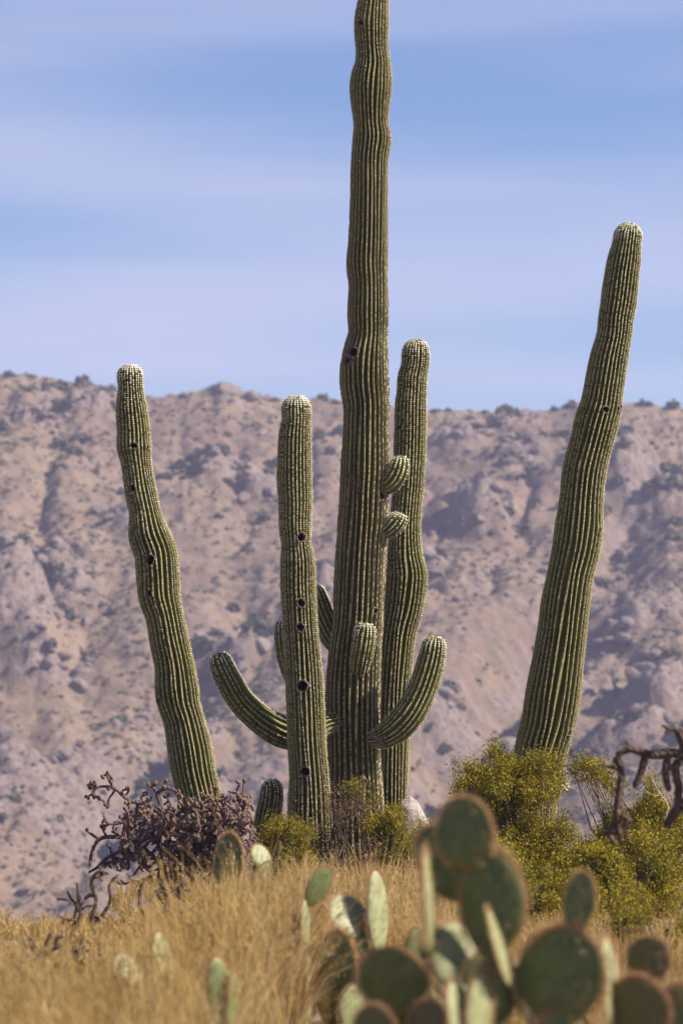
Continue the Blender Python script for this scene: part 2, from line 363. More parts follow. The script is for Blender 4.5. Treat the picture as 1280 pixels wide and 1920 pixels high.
def scatter_stuff(name, n, maker, mat, smin, smax, label, cat):
    V, Fq, off, isq = [], [], 0, None
    y = YB+10+(YR-YB-9)*rng.random(n*4)**.85; x = rng.uniform(-.125, .125, n*4)*y
    wgt = sstep(-.25, .35, fbm(x/22+n, y/30, 3, 61)); k = rng.random(n*4) < .12+.88*wgt; x, y = x[k][:n], y[k][:n]; n = len(x); z = mountain(x, y)[0]
    for i in range(n):
        v, f = maker(i); s = smin*(smax/smin)**rng.random(); a = rng.uniform(0, 6.28); c, sn = math.cos(a), math.sin(a)
        v = v*s; v = np.stack([v[:, 0]*c-v[:, 1]*sn, v[:, 0]*sn+v[:, 1]*c, v[:, 2]], -1)+np.array([x[i], y[i], z[i]]); V.append(v); Fq.append(f+off); off += len(v); isq = f.shape[1] == 4
    f = np.concatenate(Fq); o = mobj(name, mesh_data(name, np.concatenate(V), f if isq else None, None if isq else f, mat, False)); tag(o, label, cat, None, 'stuff')
rv = [rock_verts(rng, IV, 4) for _ in range(8)]
scatter_stuff('rubble', 4200, lambda i: (rv[i % 8], IF), M_ROCK, .22, .75, 'small loose stones covering the far mountainside', 'rubble')
sv = [scrub_verts(rng, 20) for _ in range(8)]
scatter_stuff('scrub', 6500, lambda i: sv[i % 8], M_SCRUB, .3, .8, 'low dry scrub peppering the far mountainside', 'scrub')

# ------------------------------------------------------------------ saguaros
def catmull(ctrl, step):
    c = np.asarray(ctrl, float); d = np.r_[0, np.cumsum(np.linalg.norm(np.diff(c[:, :3], axis=0), axis=1))]
    n = max(8, int(d[-1]/step)+1); s = np.linspace(0, d[-1], n)
    # smooth cubic (finite difference tangents) in arc length
    m = np.gradient(c, d, axis=0); k = np.clip(np.searchsorted(d, s, 'right')-1, 0, len(d)-2); h = (d[k+1]-d[k])[:, None]; t = ((s-d[k])[:, None])/h
    p = (2*t**3-3*t**2+1)*c[k]+(t**3-2*t**2+t)*h*m[k]+(-2*t**3+3*t**2)*c[k+1]+(t**3-t**2)*h*m[k+1]
    return s, p
SPR = 8
def ribbed(name, ctrl, nr, depth, root, loc, age=lambda f: f, scars=(), holes=(), seed=0, cap=1.0, step=.018, spine_len=.022, mat=None, young=False):
    """ctrl: (x,y,z,r) from base to tip. makes skin mesh + spines under root"""
    s, p = catmull(ctrl, step); L_ = s[-1]; n = len(s); Cn = p[:, :3]; rad = np.clip(p[:, 3], .01, None)
    hcap = cap*rad[-1]; e = np.clip((s-(L_-hcap))/hcap, 0, 1); capf = np.sqrt(np.clip(1-e**2.3, 0, 1)); capf[-1] = .03
    T = np.gradient(Cn, axis=0); T /= np.linalg.norm(T, axis=1)[:, None]
    # parallel transport
    Nn = np.zeros_like(T); v = np.array([1., 0, 0])-T[0]*T[0][0]; Nn[0] = v/np.linalg.norm(v)
    for i in range(1, n):
        v = Nn[i-1]-T[i]*np.dot(T[i], Nn[i-1]); Nn[i] = v/np.linalg.norm(v)
    Bn = np.cross(T, Nn)
    M = nr*SPR; th = np.arange(M)/M*2*math.pi; u = ((np.arange(M) % SPR)/SPR*2); u = np.where(u > 1, 2-u, u)   # 0 at groove .. 1 at crest
    rib = np.arange(M)//SPR; prof = 1-depth*(1-u)**1.7
    ribs = rib[None, :]; S = s[:, None]
    wob = .24*vnoise(S*1.6+4*np.cos(th)[None, :], 4*np.sin(th)[None, :]+seed+S*.4, seed)*(2*math.pi/nr) + .05*vnoise(S*.6, np.zeros_like(S)+seed*3.1, seed+2)
    TH = th[None, :]+wob
    big = 1+.018*vnoise(np.cos(TH)*1.5+seed, S*3.0+np.sin(TH)*1.5, seed+5)+.010*vnoise(np.cos(TH)*3+seed, S*11+np.sin(TH)*3, seed+6)
    depth_mod = 1+.25*vnoise(S*2.2, TH*0+seed, seed+7)
    pr = 1-(1-prof)[None, :]*depth_mod
    RR = rad[:, None]*capf[:, None]*pr*big
    dirs = np.cos(TH)[..., None]*Nn[:, None]+np.sin(TH)[..., None]*Bn[:, None]
    V = Cn[:, None]+RR[..., None]*dirs
    agev = np.repeat(np.array([age(x) for x in s/L_]), M); crest = np.tile(u, n)
    Vf = V.reshape(-1, 3); scar = np.zeros(len(Vf))
    def surf(px, py):
        # front surface point of this stem under a photo pixel
        Yd = Cn[:, 1].mean(); q = P(px, py, Yd); k = np.argmin(((Cn-q)[:, [0, 2]]**2).sum(1)); k = min(max(k, 1), n-2)
        dx = np.clip((q-Cn[k])[0]/rad[k], -.97, .97); nv = np.array([dx, -math.sqrt(1-dx*dx), 0]); nv = nv-T[k]*np.dot(nv, T[k]); nv /= np.linalg.norm(nv)
        return Cn[k]+nv*rad[k]*.97, nv, T[k]
    for (px, py, rp) in scars:
        c, nv, _ = surf(px, py); scar = np.maximum(scar, 1.15-np.linalg.norm(Vf-c, axis=1)/(rp/F*30))
    hs = []
    for (px, py, rp) in holes:
        c, nv, tv = surf(px, py); rr = rp/F*30; d = np.linalg.norm(Vf-c, axis=1)
        scar = np.maximum(scar, 1.35-d/(rr*1.7)); hs.append((c, nv, tv, rr))
        # slight swelling
        Vf += (np.exp(-(d/(rr*2.4))**2)*.012)[:, None]*nv
    scar = np.clip(scar, 0, 1.2)
    i = (np.arange(n-1)[:, None]*M+np.arange(M)[None, :]); j = np.arange(n-1)[:, None]*M+(np.arange(M)+1)[None, :] % M
    Q = np.stack([i, j, j+M, i+M], -1).reshape(-1, 4)
    if hs:
        fc = Vf[Q].mean(1); keep = np.ones(len(Q), bool)
        for c, nv, tv, rr in hs: keep &= ~(np.linalg.norm(fc-c, axis=1) < rr*1.02)
        Q = Q[keep]
    top = len(Vf); Vall = np.vstack([Vf, Cn[-1]+T[-1]*.002]); k0 = (n-1)*M
    tri = np.stack([k0+np.arange(M), k0+(np.arange(M)+1) % M, np.full(M, top)], -1)
    at = {'age': np.r_[agev, agev[-1]], 'crest': np.r_[crest, 1], 'scar': np.r_[scar, 0]}
    o = mobj(name, mesh_data(name, Vall-loc, Q, tri, mat or M_CACTUS, True, at), root)
    for c, nv, tv, rr in hs:
        nest_hole(c, nv, tv, rr, o if root is None else o, loc, seed)
    # areoles and spines along every crest
    ck = np.arange(nr)*SPR+SPR//2; gap = .021
    na = int(L_/gap); ks = np.clip((np.arange(na)*gap+rng.uniform(0, gap))/L_*(n-1), 0, n-2)
    K, RB = np.meshgrid(ks, ck, indexing='ij'); K = K+(rng.random(nr)[None, :]+rng.uniform(-.22, .22, K.shape))*gap/step; K = np.clip(K, 0, n-2).ravel(); RB = RB.ravel()
    k0 = K.astype(int); pos = Vf.reshape(n, M, 3)[k0, RB]; nrm = dirs[k0, RB]; tan = T[k0]; side = np.cross(nrm, tan); f = s[k0]/L_; tip = np.clip(1-(L_-s[k0])/.22, 0, 1)
    nrm = nrm*np.sqrt(1-.85*e[k0]**2)[:, None]+tan*(e[k0]*1.0)[:, None]; nrm /= np.linalg.norm(nrm, axis=1)[:, None]
    ok = np.ones(len(pos), bool)
    for c, nv, tv, rr in hs: ok &= np.linalg.norm(pos-c, axis=1) > rr*1.25
    ok &= rng.random(len(pos)) > .06+.12*agev.reshape(n, M)[k0, RB]
    pos, nrm, tan, side, tip = pos[ok], nrm[ok], tan[ok], side[ok], tip[ok]; ag = agev.reshape(n, M)[k0, RB][ok]; na = len(pos)
    VV, TT, TN = [], [], []; off = 0
    w = (.0056*(1+.3*rng.random((na, 1)))*(1+.9*tip[:, None]**2)*(1+.55*ag[:, None])); hgt = .005
    pv = np.stack([pos+tan*w, pos+side*w*.9, pos-tan*w, pos-side*w*.9, pos+nrm*hgt], 1).reshape(-1, 3)
    b = (np.arange(na)*5)[:, None]; tt = np.stack([b+[0, 1, 4], b+[1, 2, 4], b+[2, 3, 4], b+[3, 0, 4]], 1).reshape(-1, 3)
    tn = np.clip(.30+.78*ag+rng.normal(0, .14, na)-.6*tip, 0, 1); VV.append(pv); TT.append(tt); TN.append(np.repeat(tn, 5)); off += len(pv)
    nsp = 4
    for k in range(nsp):
        a = rng.uniform(0, 2*math.pi, (na, 1)); spr_ = rng.uniform(.35, 1.3, (na, 1)); dv = nrm+(np.cos(a)*tan+np.sin(a)*side)*spr_; dv /= np.linalg.norm(dv, axis=1)[:, None]
        ln = spine_len*rng.uniform(.5, 1.15, (na, 1))*(1-.45*ag[:, None])*(1+.25*tip[:, None]); wv = np.cross(dv, nrm+.01); wv /= np.linalg.norm(wv, axis=1)[:, None]+1e-9
        sv_ = np.stack([pos+wv*.0008, pos-wv*.0008, pos+dv*ln], 1).reshape(-1, 3); tt = np.arange(na*3).reshape(-1, 3)+off
        VV.append(sv_); TT.append(tt); TN.append(np.repeat(np.clip(.04+.42*ag+rng.normal(0, .12, na)-.4*tip, 0, 1), 3)); off += len(sv_)
    so = mobj('spines', mesh_data('spines', np.vstack(VV)-loc, None, np.vstack(TT), M_SPINE, False, {'tone': np.concatenate(TN)}), o); so['kind'] = 'stuff'
    return o
def nest_hole(c, nv, tv, rr, parent, loc, seed):
    t2 = tv-nv*np.dot(tv, nv); t2 /= np.linalg.norm(t2); s2 = np.cross(nv, t2); ns = 18
    prof = [(1.42, -.02), (1.30, .006), (1.12, .012), (.98, .006), (.93, -.02)]; inner = [(.93, -.02), (.95, -.06), (.85, -.11), (.4, -.14), (.02, -.145)]
    ph = rng.uniform(0, 6); an = np.arange(ns)/ns*2*math.pi; lump = 1+.09*np.sin(an*2+ph)+.06*np.sin(an*5+ph*2)+.04*rng.normal(size=ns)
    def rev(pf):
        V = []
        for r_, h_ in pf:
            V.append(c+np.outer(np.cos(an)*r_*rr*lump, s2)+np.outer(np.sin(an)*r_*rr*lump*1.05, t2)+nv*(h_+(.003*np.sin(an*3+ph))[:, None]*(r_ > .9)))
        V = np.vstack(V); q = []
        for k in range(len(pf)-1):
            for i in range(ns): q.append((k*ns+i, k*ns+(i+1) % ns, (k+1)*ns+(i+1) % ns, (k+1)*ns+i))
        return V, q
    v, q = rev(prof); h = mobj('nest_hole', mesh_data('nest_hole', v-loc, q, None, M_HOLE), parent)
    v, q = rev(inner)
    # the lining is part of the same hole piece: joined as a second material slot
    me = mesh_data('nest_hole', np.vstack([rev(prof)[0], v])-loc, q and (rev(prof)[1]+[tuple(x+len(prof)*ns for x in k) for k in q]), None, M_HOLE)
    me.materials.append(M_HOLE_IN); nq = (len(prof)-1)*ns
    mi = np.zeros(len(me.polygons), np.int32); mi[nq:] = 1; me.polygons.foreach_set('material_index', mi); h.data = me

def outline(pts, Y, base_first=True):
    """(row, left, right) photo outline, tip first -> control points base first, at depth Y"""
    c = []
    for k, (y, a, b) in enumerate(pts):
        k0, k1 = max(k-1, 0), min(k+1, len(pts)-1); m0 = (pts[k0][1]+pts[k0][2])/2; m1 = (pts[k1][1]+pts[k1][2])/2
        sl = (m1-m0)/(pts[k1][0]-pts[k0][0]); p = P((a+b)/2, y, Y); c.append((*p, (b-a)/2/F*Y/math.sqrt(1+sl*sl)))
    return c[::-1]
def path(pts, Y):
    """(px, py, radius px, depth offset) base first"""
    return [(*P(a, b, Y+d), r/F*(Y+d)) for a, b, r, d in pts]
def sag(name, label, pts, Y, nr, seed, group='tall saguaros growing close together', **kw):
    c = outline(pts, Y); loc = np.array([c[0][0], c[0][1], c[0][2]]); root = empty(name, tuple(loc)); tag(root, label, 'cactus', group)
    ribbed('stem', c, nr, .24, root, loc, seed=seed, **kw); return root, loc

trunk_pts = [(-330, 682, 728), (-250, 676, 731), (-120, 672, 731), (-50, 671, 728), (0, 670.5, 728), (35, 664, 728.7), (58, 664, 728), (94, 667, 727.6), (117, 666, 732), (145, 658, 734.6), (164, 656, 734), (194, 658, 730.6), (230, 662.4, 728), (258, 661, 733), (293, 658.4, 728),
 (351, 657, 727), (445, 653, 727), (501, 649, 727), (527, 652.6, 727), (595, 651, 728), (626, 652.6, 727), (654, 644, 728), (673, 640, 728), (726, 637, 729), (755, 642.5, 730), (801, 643, 729), (848, 640, 730.6), (895, 638, 730.6), (926, 636.5, 728), (966, 634, 728),
 (1027, 630, 724), (1099, 625.6, 722), (1166, 623, 719), (1219, 616, 716), (1298, 610, 714), (1365, 611, 713), (1450, 612, 716), (1500, 611, 720), (1600, 608, 726), (1645, 606, 728)]
age_old = lambda f: float(np.interp(f, [0, .35, .55, .72, .86, 1], [1, .95, .7, .42, .12, .0]))
age_mid = lambda f: float(np.interp(f, [0, .3, .6, 1], [.42, .3, .12, 0]))
age_new = lambda f: float(np.interp(f, [0, 1], [.08, 0]))
trunk, tl = sag('giant_saguaro', 'tallest saguaro, thick grey-ribbed trunk with short upturned arms reaching past the top', trunk_pts, 30.0, 28, 3, age=age_old,
    holes=[(676, 45, 5.5), (661, 661, 8.5), (650, 681, 7.5), (716, 931, 8), (704, 1146, 5.5), (681, 1466, 6.5)],
    scars=[(668, 913, 24), (655, 900, 16), (655, 670, 30), (640, 762, 9), (660, 1245, 9), (702, 1046, 9), (715, 930, 20), (708, 1385, 20), (690, 1040, 7), (668, 1395, 8), (722, 1385, 12)])
def arm(pts, Y, nr, seed, age=age_new, root=None, loc=None, depth=.22, **kw):
    return ribbed('arm', path(pts, Y), nr, depth, root or trunk, tl if loc is None else loc, seed=seed, age=age, **kw)
arm([(640, 1352, 15, -.08), (616, 1357, 20, -.12), (585, 1372, 27, -.16), (537, 1374, 31, -.19), (505, 1360, 29, -.23), (480, 1342, 27, -.26), (453, 1316, 25.5, -.28), (431, 1280, 24.5, -.29), (415, 1247, 22.5, -.29), (407, 1224, 20.5, -.29)], 29.98, 17, 11, holes=[(470, 1362, 4)], scars=[(480, 1372, 9), (622, 1366, 9)])
arm([(695, 1386, 15, -.12), (716, 1383, 22, -.16), (737, 1371, 27, -.18), (762, 1346, 29, -.2), (787, 1303, 28, -.2), (804, 1254, 26.5, -.2), (812, 1218, 24, -.2), (815, 1191, 20, -.2)], 29.95, 18, 12, scars=[(716, 1388, 20), (723, 1393, 17)])
arm([(676, 1265, 7, -.10), (674, 1252, 17, -.2), (677, 1232, 21, -.27), (682, 1205, 21.5, -.3), (685, 1180, 20, -.31), (686, 1167, 17, -.31)], 30, 15, 13, scars=[(676, 1268, 10)])
arm([(712, 915, 10, -.06), (727, 909, 19, -.08), (739, 896, 21, -.09), (747, 878, 20, -.10), (750, 862, 17, -.1), (750, 853, 14, -.1)], 30, 14, 14)
arm([(714, 1001, 9, -.05), (728, 994, 16, -.07), (741, 981, 19, -.09), (750, 968, 16, -.1), (753, 961, 12, -.1)], 30, 14, 15)
arm([(645, 1225, 14, .1), (628, 1205, 20, .18), (612, 1175, 23, .24), (600, 1145, 23, .27), (590, 1115, 21, .28), (585, 1095, 17, .28)], 30, 15, 16)
arm([(635, 1330, 12, .12), (608, 1318, 17, .2), (572, 1295, 21, .27), (548, 1255, 22, .3), (537, 1210, 21.5, .3), (534, 1180, 20, .3), (533, 1160, 17, .3)], 30, 16, 17)

sag('saguaro', 'leaning saguaro with a line of dark nest holes, rising behind the purple cholla',
    [(682, 227, 260), (700, 219.5, 267.5), (725, 221, 268), (762, 217, 275.5), (812, 219, 282.5), (840, 219, 284), (862, 225, 284), (900, 230.5, 289), (937, 236, 297), (955, 240, 301), (1005, 239.5, 320), (1037, 250.5, 332.5), (1075, 254.5, 336), (1125, 260, 339.5), (1150, 270, 344), (1200, 279.5, 354),
     (1250, 289, 365), (1300, 290.5, 374), (1320, 295, 376), (1350, 305, 384), (1400, 312.5, 397.5), (1450, 321, 406), (1500, 334, 417.5), (1580, 356, 436), (1645, 372, 450)], 29.3, 27, 21, age=age_mid, cap=.9,
    holes=[(253, 839, 6), (223, 842, 3.5), (277, 840, 4), (250, 916, 6.5), (283, 1053, 8), (282, 1115, 5.5), (299, 1313, 6)], scars=[(278, 1075, 12), (253, 1003, 12), (340, 1392, 7), (295, 1130, 7), (300, 1325, 10)])
sag('saguaro', 'straight saguaro with a white crown and five nest holes, just before the giant trunk',
    [(740, 537, 573), (761, 528, 582), (787, 528, 583), (811, 523, 584), (866, 520, 584), (893, 519, 585), (943, 521.6, 585), (994, 523, 583), (1021, 526.7, 583), (1045, 525, 589), (1106, 525.6, 592), (1124, 526.7, 593), (1172, 530.5, 595.7), (1244, 533, 603), (1292, 535, 606.5), (1340, 537, 609),
     (1400, 539, 612), (1460, 542, 617), (1495, 540, 620), (1531, 538, 622), (1650, 536, 628)], 29.45, 28, 22, age=age_mid, cap=.85,
    holes=[(565, 1007, 7.5), (565, 1130, 7), (563, 1177, 7), (567, 1285, 9), (572, 1447, 8)], scars=[(577, 1090, 6), (563, 1190, 9), (564, 1235, 8), (572, 1468, 9)])
sag('saguaro', 'saguaro rising close behind the giant trunk, partly hidden by its upturned arm',
    [(634, 762, 800), (661, 753, 805), (684, 752, 804), (708, 745, 801), (731, 744, 800), (755, 740.5, 800), (801, 739, 800), (848, 738, 798.6), (900, 736, 795.5), (1006, 728, 789), (1046, 725, 793.7), (1080, 724, 801.7), (1099, 722, 800.4), (1139, 718, 793.7), (1179, 712, 782), (1245, 706, 773.8), (1325, 702, 768), (1405, 700, 766.6), (1480, 700, 764), (1560, 699, 765), (1640, 698, 767)], 30.62, 26, 23, age=age_mid,
    holes=[(749, 800, 3.5)], scars=[(800, 1098, 7), (762, 1062, 5)])
rs, rl = sag('saguaro', 'tall leaning saguaro with gently curved stem rising from the yellow-green bush',
    [(416, 1165, 1197), (437, 1151, 1204), (458, 1147, 1202), (484, 1139, 1202), (507, 1134.5, 1199), (542, 1128.7, 1196), (563, 1125.6, 1193.6), (601, 1120, 1187), (624, 1118, 1185), (671, 1104.7, 1178.6), (730, 1093.5, 1170), (756, 1087.6, 1167), (788, 1076, 1161.5), (835, 1065, 1149),
     (880, 1054, 1138), (933, 1048, 1131.8), (986, 1039.6, 1130.7), (1026, 1033.5, 1126), (1079, 1023.7, 1112.6), (1119, 1015.7, 1108), (1198, 1004.5, 1099), (1238, 997, 1095), (1305, 983, 1088.7), (1364, 974, 1077.5), (1402, 964, 1067), (1457, 955, 1055), (1500, 947, 1046), (1580, 940, 1034), (1660, 935, 1028)], 30.95, 28, 24, age=age_mid,
    holes=[(1133, 771, 6), (1162, 763, 5), (1122, 992, 4.5), (1066, 1376, 5)], scars=[(1125, 1005, 9), (1160, 775, 10), (1092, 1245, 6), (1062, 1390, 10), (1046, 1092, 6), (1036, 1155, 6)])
arm([(1045, 1483, 6, -.05), (1052, 1478, 9, -.05), (1057, 1473, 10, -.05), (1058, 1466, 8, -.05)], 30.95, 12, 25, root=rs, loc=rl)
sag('young_saguaro', 'short young saguaro with dark ribs beside the straight saguaro', [(1460, 492, 520), (1475, 489, 529), (1500, 485, 531), (1530, 478, 527), (1580, 470, 520), (1640, 466, 514)], 30.1, 17, 26, group=None, age=age_new, cap=1.0)

# ------------------------------------------------------------------ pale boulder at the trunk foot
b0 = P(768, 1640, 30.3); v = rock_verts(np.random.default_rng(5), IV2, 12)
n_ = fbm(v[:, 0]*2+3, v[:, 1]*2+v[:, 2]*2, 3, 8)[:, None]; v = v*(1+.12*n_)
tag(mobj('pale_rock', mesh_data('pale_rock', v*np.array([.25, .2, .78]), None, IF2, M_ROCK_NEAR, False), None, (b0[0], 30.3, -.05)), 'pale weathered rock at the foot of the giant saguaro', 'rock')

# ------------------------------------------------------------------ tubes for branching plants
def tubes(paths, ns=6, bumps=0.0, fine=.02):
    """paths: list of (k,4) arrays x,y,z,r -> verts, quads ; bumpy skin"""
    V, Q, off = [], [], 0
    for pts in paths:
        pts = np.asarray(pts, float)
        if fine and len(pts) > 1: _, pts = catmull(pts, fine)
        n = len(pts); T = np.gradient(pts[:, :3], axis=0); T /= np.linalg.norm(T, axis=1)[:, None]+1e-9
        ref = np.where(np.abs(T[:, 2:3]) > .9, np.array([[1., 0, 0]]), np.array([[0, 0, 1.]])); A = np.cross(T, ref); A /= np.linalg.norm(A, axis=1)[:, None]; B = np.cross(T, A)
        an = np.arange(ns)/ns*2*math.pi; r = np.repeat(pts[:, 3:4], ns, 1)
        if bumps: r = r*(1+bumps*((np.arange(n)[:, None]+np.arange(ns)[None, :]) % 2*2-1)+bumps*.5*rng.normal(size=r.shape))
        r = r.copy(); r[-1] *= .35
        v = pts[:, None, :3]+r[..., None]*(np.cos(an)[None, :, None]*A[:, None]+np.sin(an)[None, :, None]*B[:, None]); V.append(v.reshape(-1, 3))
        i = np.arange(n-1)[:, None]*ns+np.arange(ns)[None, :]; j = np.arange(n-1)[:, None]*ns+(np.arange(ns)+1)[None, :] % ns
        Q.append(np.stack([i, j, j+ns, i+ns], -1).reshape(-1, 4)+off); Q.append(np.array([[(n-1)*ns+k for k in (0, 1, 2, 3)], [(n-1)*ns+k for k in (0, 3, 4, 5)]])+off if ns == 6 else np.zeros((0, 4), int)); off += n*ns
    return np.vstack(V), np.vstack(Q)
def hair(paths, n, ln, r_):
    """short spines standing off a set of tubes"""
    pts = []
    for p in paths:
        p = np.asarray(p, float)
        for k in range(max(2, int(n*np.linalg.norm(np.diff(p[:, :3], axis=0), axis=1).sum()))):
            i = rng.integers(0, len(p)-1); t = rng.random(); pts.append(p[i]*(1-t)+p[i+1]*t)
    pts = np.array(pts); d = rng.normal(size=(len(pts), 3)); d /= np.linalg.norm(d, axis=1)[:, None]; w = np.cross(d, rng.normal(size=d.shape)); w /= np.linalg.norm(w, axis=1)[:, None]
    c = pts[:, :3]+d*pts[:, 3:4]*.9; l_ = ln*rng.uniform(.5, 1.2, (len(pts), 1)); v = np.stack([c+w*.0012, c-w*.0012, c+d*l_], 1).reshape(-1, 3)
    return v, np.arange(len(v)).reshape(-1, 3)
fruit_v = IV1*np.array([.8, .8, 1.0]); fruit_v = fruit_v*(1+.10*np.sin(fruit_v[:, :1]*9+fruit_v[:, 2:]*11)); fruit_v[:, 2] = np.minimum(fruit_v[:, 2], .78)
FRUIT_ME = mesh_data('fruit', fruit_v, None, IF1, M_FRUIT)
def grow(p, d, ln, r, lev, out_, tips, spread_=.9, droop=0.0, rr=None):
    rr = rr or rng; n = 4; pts = [(*p, r)]; q = np.array(p); d = np.array(d, float)
    for k in range(n):
        d = d+rr.normal(size=3)*.22; d[2] -= droop; d /= np.linalg.norm(d); q = q+d*ln/n
        if q[2] < .03: q[2] = .03; d[2] = abs(d[2])
        pts.append((*q, r*(1-.06*k)))
    out_.append(np.array(pts))
    if lev == 0: tips.append((q.copy(), d.copy(), r)); return
    for k in range(rr.integers(2, 4)):
        i = rr.integers(2, n+1) if k else n; nd = d+rr.normal(size=3)*spread_; nd[2] += .1; nd /= np.linalg.norm(nd)
        grow(np.array(pts[i][:3]), nd, ln*rr.uniform(.55, .85), r*.86, lev-1, out_, tips, spread_, droop, rr)
def cholla(name, label, loc, stems, lev, ln, r, nfruit, mat, seed, extra=(), fruits_at=(), fr=.018, sprout=0, group=None):
    rr = np.random.default_rng(seed); root = empty(name, tuple(loc)); tag(root, label, 'cholla', group); loc = np.array(loc, float); allp, tips = [], []
    if len(extra):
        ep = np.vstack([catmull(np.array(e), .02)[1][:, :3] for e in extra])
        for (p, d) in stems:
            p = np.array(p, float); b = ep[np.argmin(((ep-p)**2).sum(1))]
            if p[2] > .06: allp.append(np.array([(*b, r), (*((p+b)/2+rr.normal(size=3)*.012), r), (*p, r)]))
        for k in range(sprout):
            d = rr.normal(size=3); d[2] = abs(d[2])*.7; grow(ep[rr.integers(len(ep)//4, len(ep))], d/np.linalg.norm(d), ln*.6, r*.85, 1, allp, tips, .95, 0, rr)
    for (p, d) in stems: grow(np.array(p, float), np.array(d, float), ln, r, lev, allp, tips, .95, .02, rr)
    for e in extra:
        allp.append(np.array(e)); tips.append((np.array(e[-1][:3]), np.array(e[-1][:3])-np.array(e[-2][:3]), e[-1][3]))
    if len(fruits_at) and len(extra):
        ep = np.vstack([np.array(e)[:, :3] for e in extra])
        ep = np.vstack([catmull(np.array(e), .02)[1][:, :3] for e in extra])
        for a in fruits_at:
            a = np.array(a); b = ep[np.argmin(((ep-a)**2).sum(1))]
            if np.linalg.norm(a-b) > .01: allp.append(np.array([(*b, .009), (*((a+b)/2+rr.normal(size=3)*.008), .009), (*a, .009)]))
    v, q = tubes(allp, 6, .11, .016); o = mobj('stems', mesh_data('stems', v-loc, q, None, mat, False), root)
    hv, ht = hair(allp, 220, .02, r); s = mobj('spines', mesh_data('spines', hv-loc, None, ht, M_SPINE, False, {'tone': rng.uniform(.25, .75, len(hv))}), o); s['kind'] = 'stuff'
    pts = [t[0] for t in tips]; rr.shuffle(pts)
    pts = sorted(pts, key=lambda a: -a[2]+rr.normal()*.15)[:nfruit]+[np.array(a) for a in fruits_at]
    for a in pts:
        for k in range(1+(rr.random() < .45)):
            f = mobj('fruit', FRUIT_ME, root, tuple(a-loc+rr.normal(size=3)*.012)); s_ = fr*rr.uniform(.8, 1.2); f.scale = (s_, s_, s_*1.15); f.rotation_euler = tuple(rr.uniform(-.7, .7, 3))
    return root
cb = P(330, 1690, 27.2); cb[2] = 0
def cp(px, py, r, Y=27.2): p = P(px, py, Y); return (p[0], p[1], p[2], r)
ex = [[cp(330, 1680, .024), cp(318, 1600, .022), cp(305, 1530, .02), cp(275, 1510, .018), cp(240, 1500, .016), cp(216, 1480, .013), cp(203, 1475, .012)],
      [cp(216, 1480, .012), cp(196, 1475, .011), cp(180, 1478, .011), cp(172, 1490, .011)], [cp(216, 1482, .011), cp(205, 1465, .010), cp(200, 1452, .009)],
      [cp(305, 1540, .02), cp(298, 1500, .017), cp(288, 1478, .014), cp(276, 1473, .012)], [cp(292, 1490, .015), cp(312, 1478, .014), cp(336, 1487, .013)],
      [cp(330, 1670, .022), cp(280, 1600, .02), cp(220, 1570, .018), cp(185, 1575, .016), cp(172, 1600, .014), cp(168, 1625, .012)],
      [cp(185, 1575, .013), cp(172, 1565, .011), cp(160, 1556, .009)], [cp(200, 1572, .012), cp(192, 1553, .010), cp(188, 1545, .009)],
      [cp(340, 1680, .022), cp(370, 1590, .02), cp(400, 1530, .018), cp(420, 1515, .015)], [cp(360, 1620, .02), cp(410, 1560, .018), cp(445, 1520, .016), cp(455, 1495, .014)], [cp(452, 1510, .012), cp(455, 1488, .009), cp(457, 1464, .008)],
      [cp(400, 1560, .018), cp(440, 1545, .017), cp(468, 1530, .015)], [cp(305, 1535, .018), cp(350, 1522, .017), cp(400, 1520, .015)], [cp(240, 1590, .016), cp(200, 1610, .015), cp(178, 1630, .012), cp(165, 1637, .010)]]
fa = [cp(a, b, 0)[:3] for a, b in [(200, 1452), (194, 1453), (207, 1458), (209, 1468), (170, 1470), (175, 1466), (168, 1478), (166, 1494), (178, 1497), (187, 1497), (197, 1505), (200, 1512), (236, 1481), (243, 1480), (270, 1492), (277, 1497), (290, 1472), (308, 1466), (310, 1475), (313, 1492), (333, 1488), (336, 1494), (345, 1510), (350, 1516), (440, 1500), (452, 1497), (462, 1503), (468, 1512), (445, 1510), (460, 1525), (472, 1535), (465, 1545), (450, 1540), (475, 1548), (405, 1503), (412, 1512), (240, 1545), (247, 1550)]]
def around(px0, px1, py0, py1, n, Y, dy, seed):
    rr = np.random.default_rng(seed); L_ = []
    for _ in range(n):
        p = P(rr.uniform(px0, px1), rr.uniform(py0, py1), Y+rr.uniform(-dy, dy)); d = rr.normal(size=3); d[2] = abs(d[2])*.5; L_.append((p, d))
    return L_
cholla('staghorn_cholla', 'purple-brown tangled cholla with fruits at its tips, before a leaning saguaro', cb,
       [((cb[0]+dx, cb[1]+dy, .03), (dx*3, dy*2, .8)) for dx, dy in ((-.12, 0), (.1, .1), (0, -.15), (.2, -.05), (-.25, .1), (-.05, .2))]+around(225, 470, 1515, 1640, 80, 27.2, .25, 4)+around(250, 470, 1530, 1620, 45, 27.2, .2, 5), 2, .115, .0125, 120, M_CHOLLA, 31, ex, fa)
c2 = P(240, 1830, 21.5); c2[2] = 0
q2 = lambda a, b, r: (*P(a, b, 21.5), r)
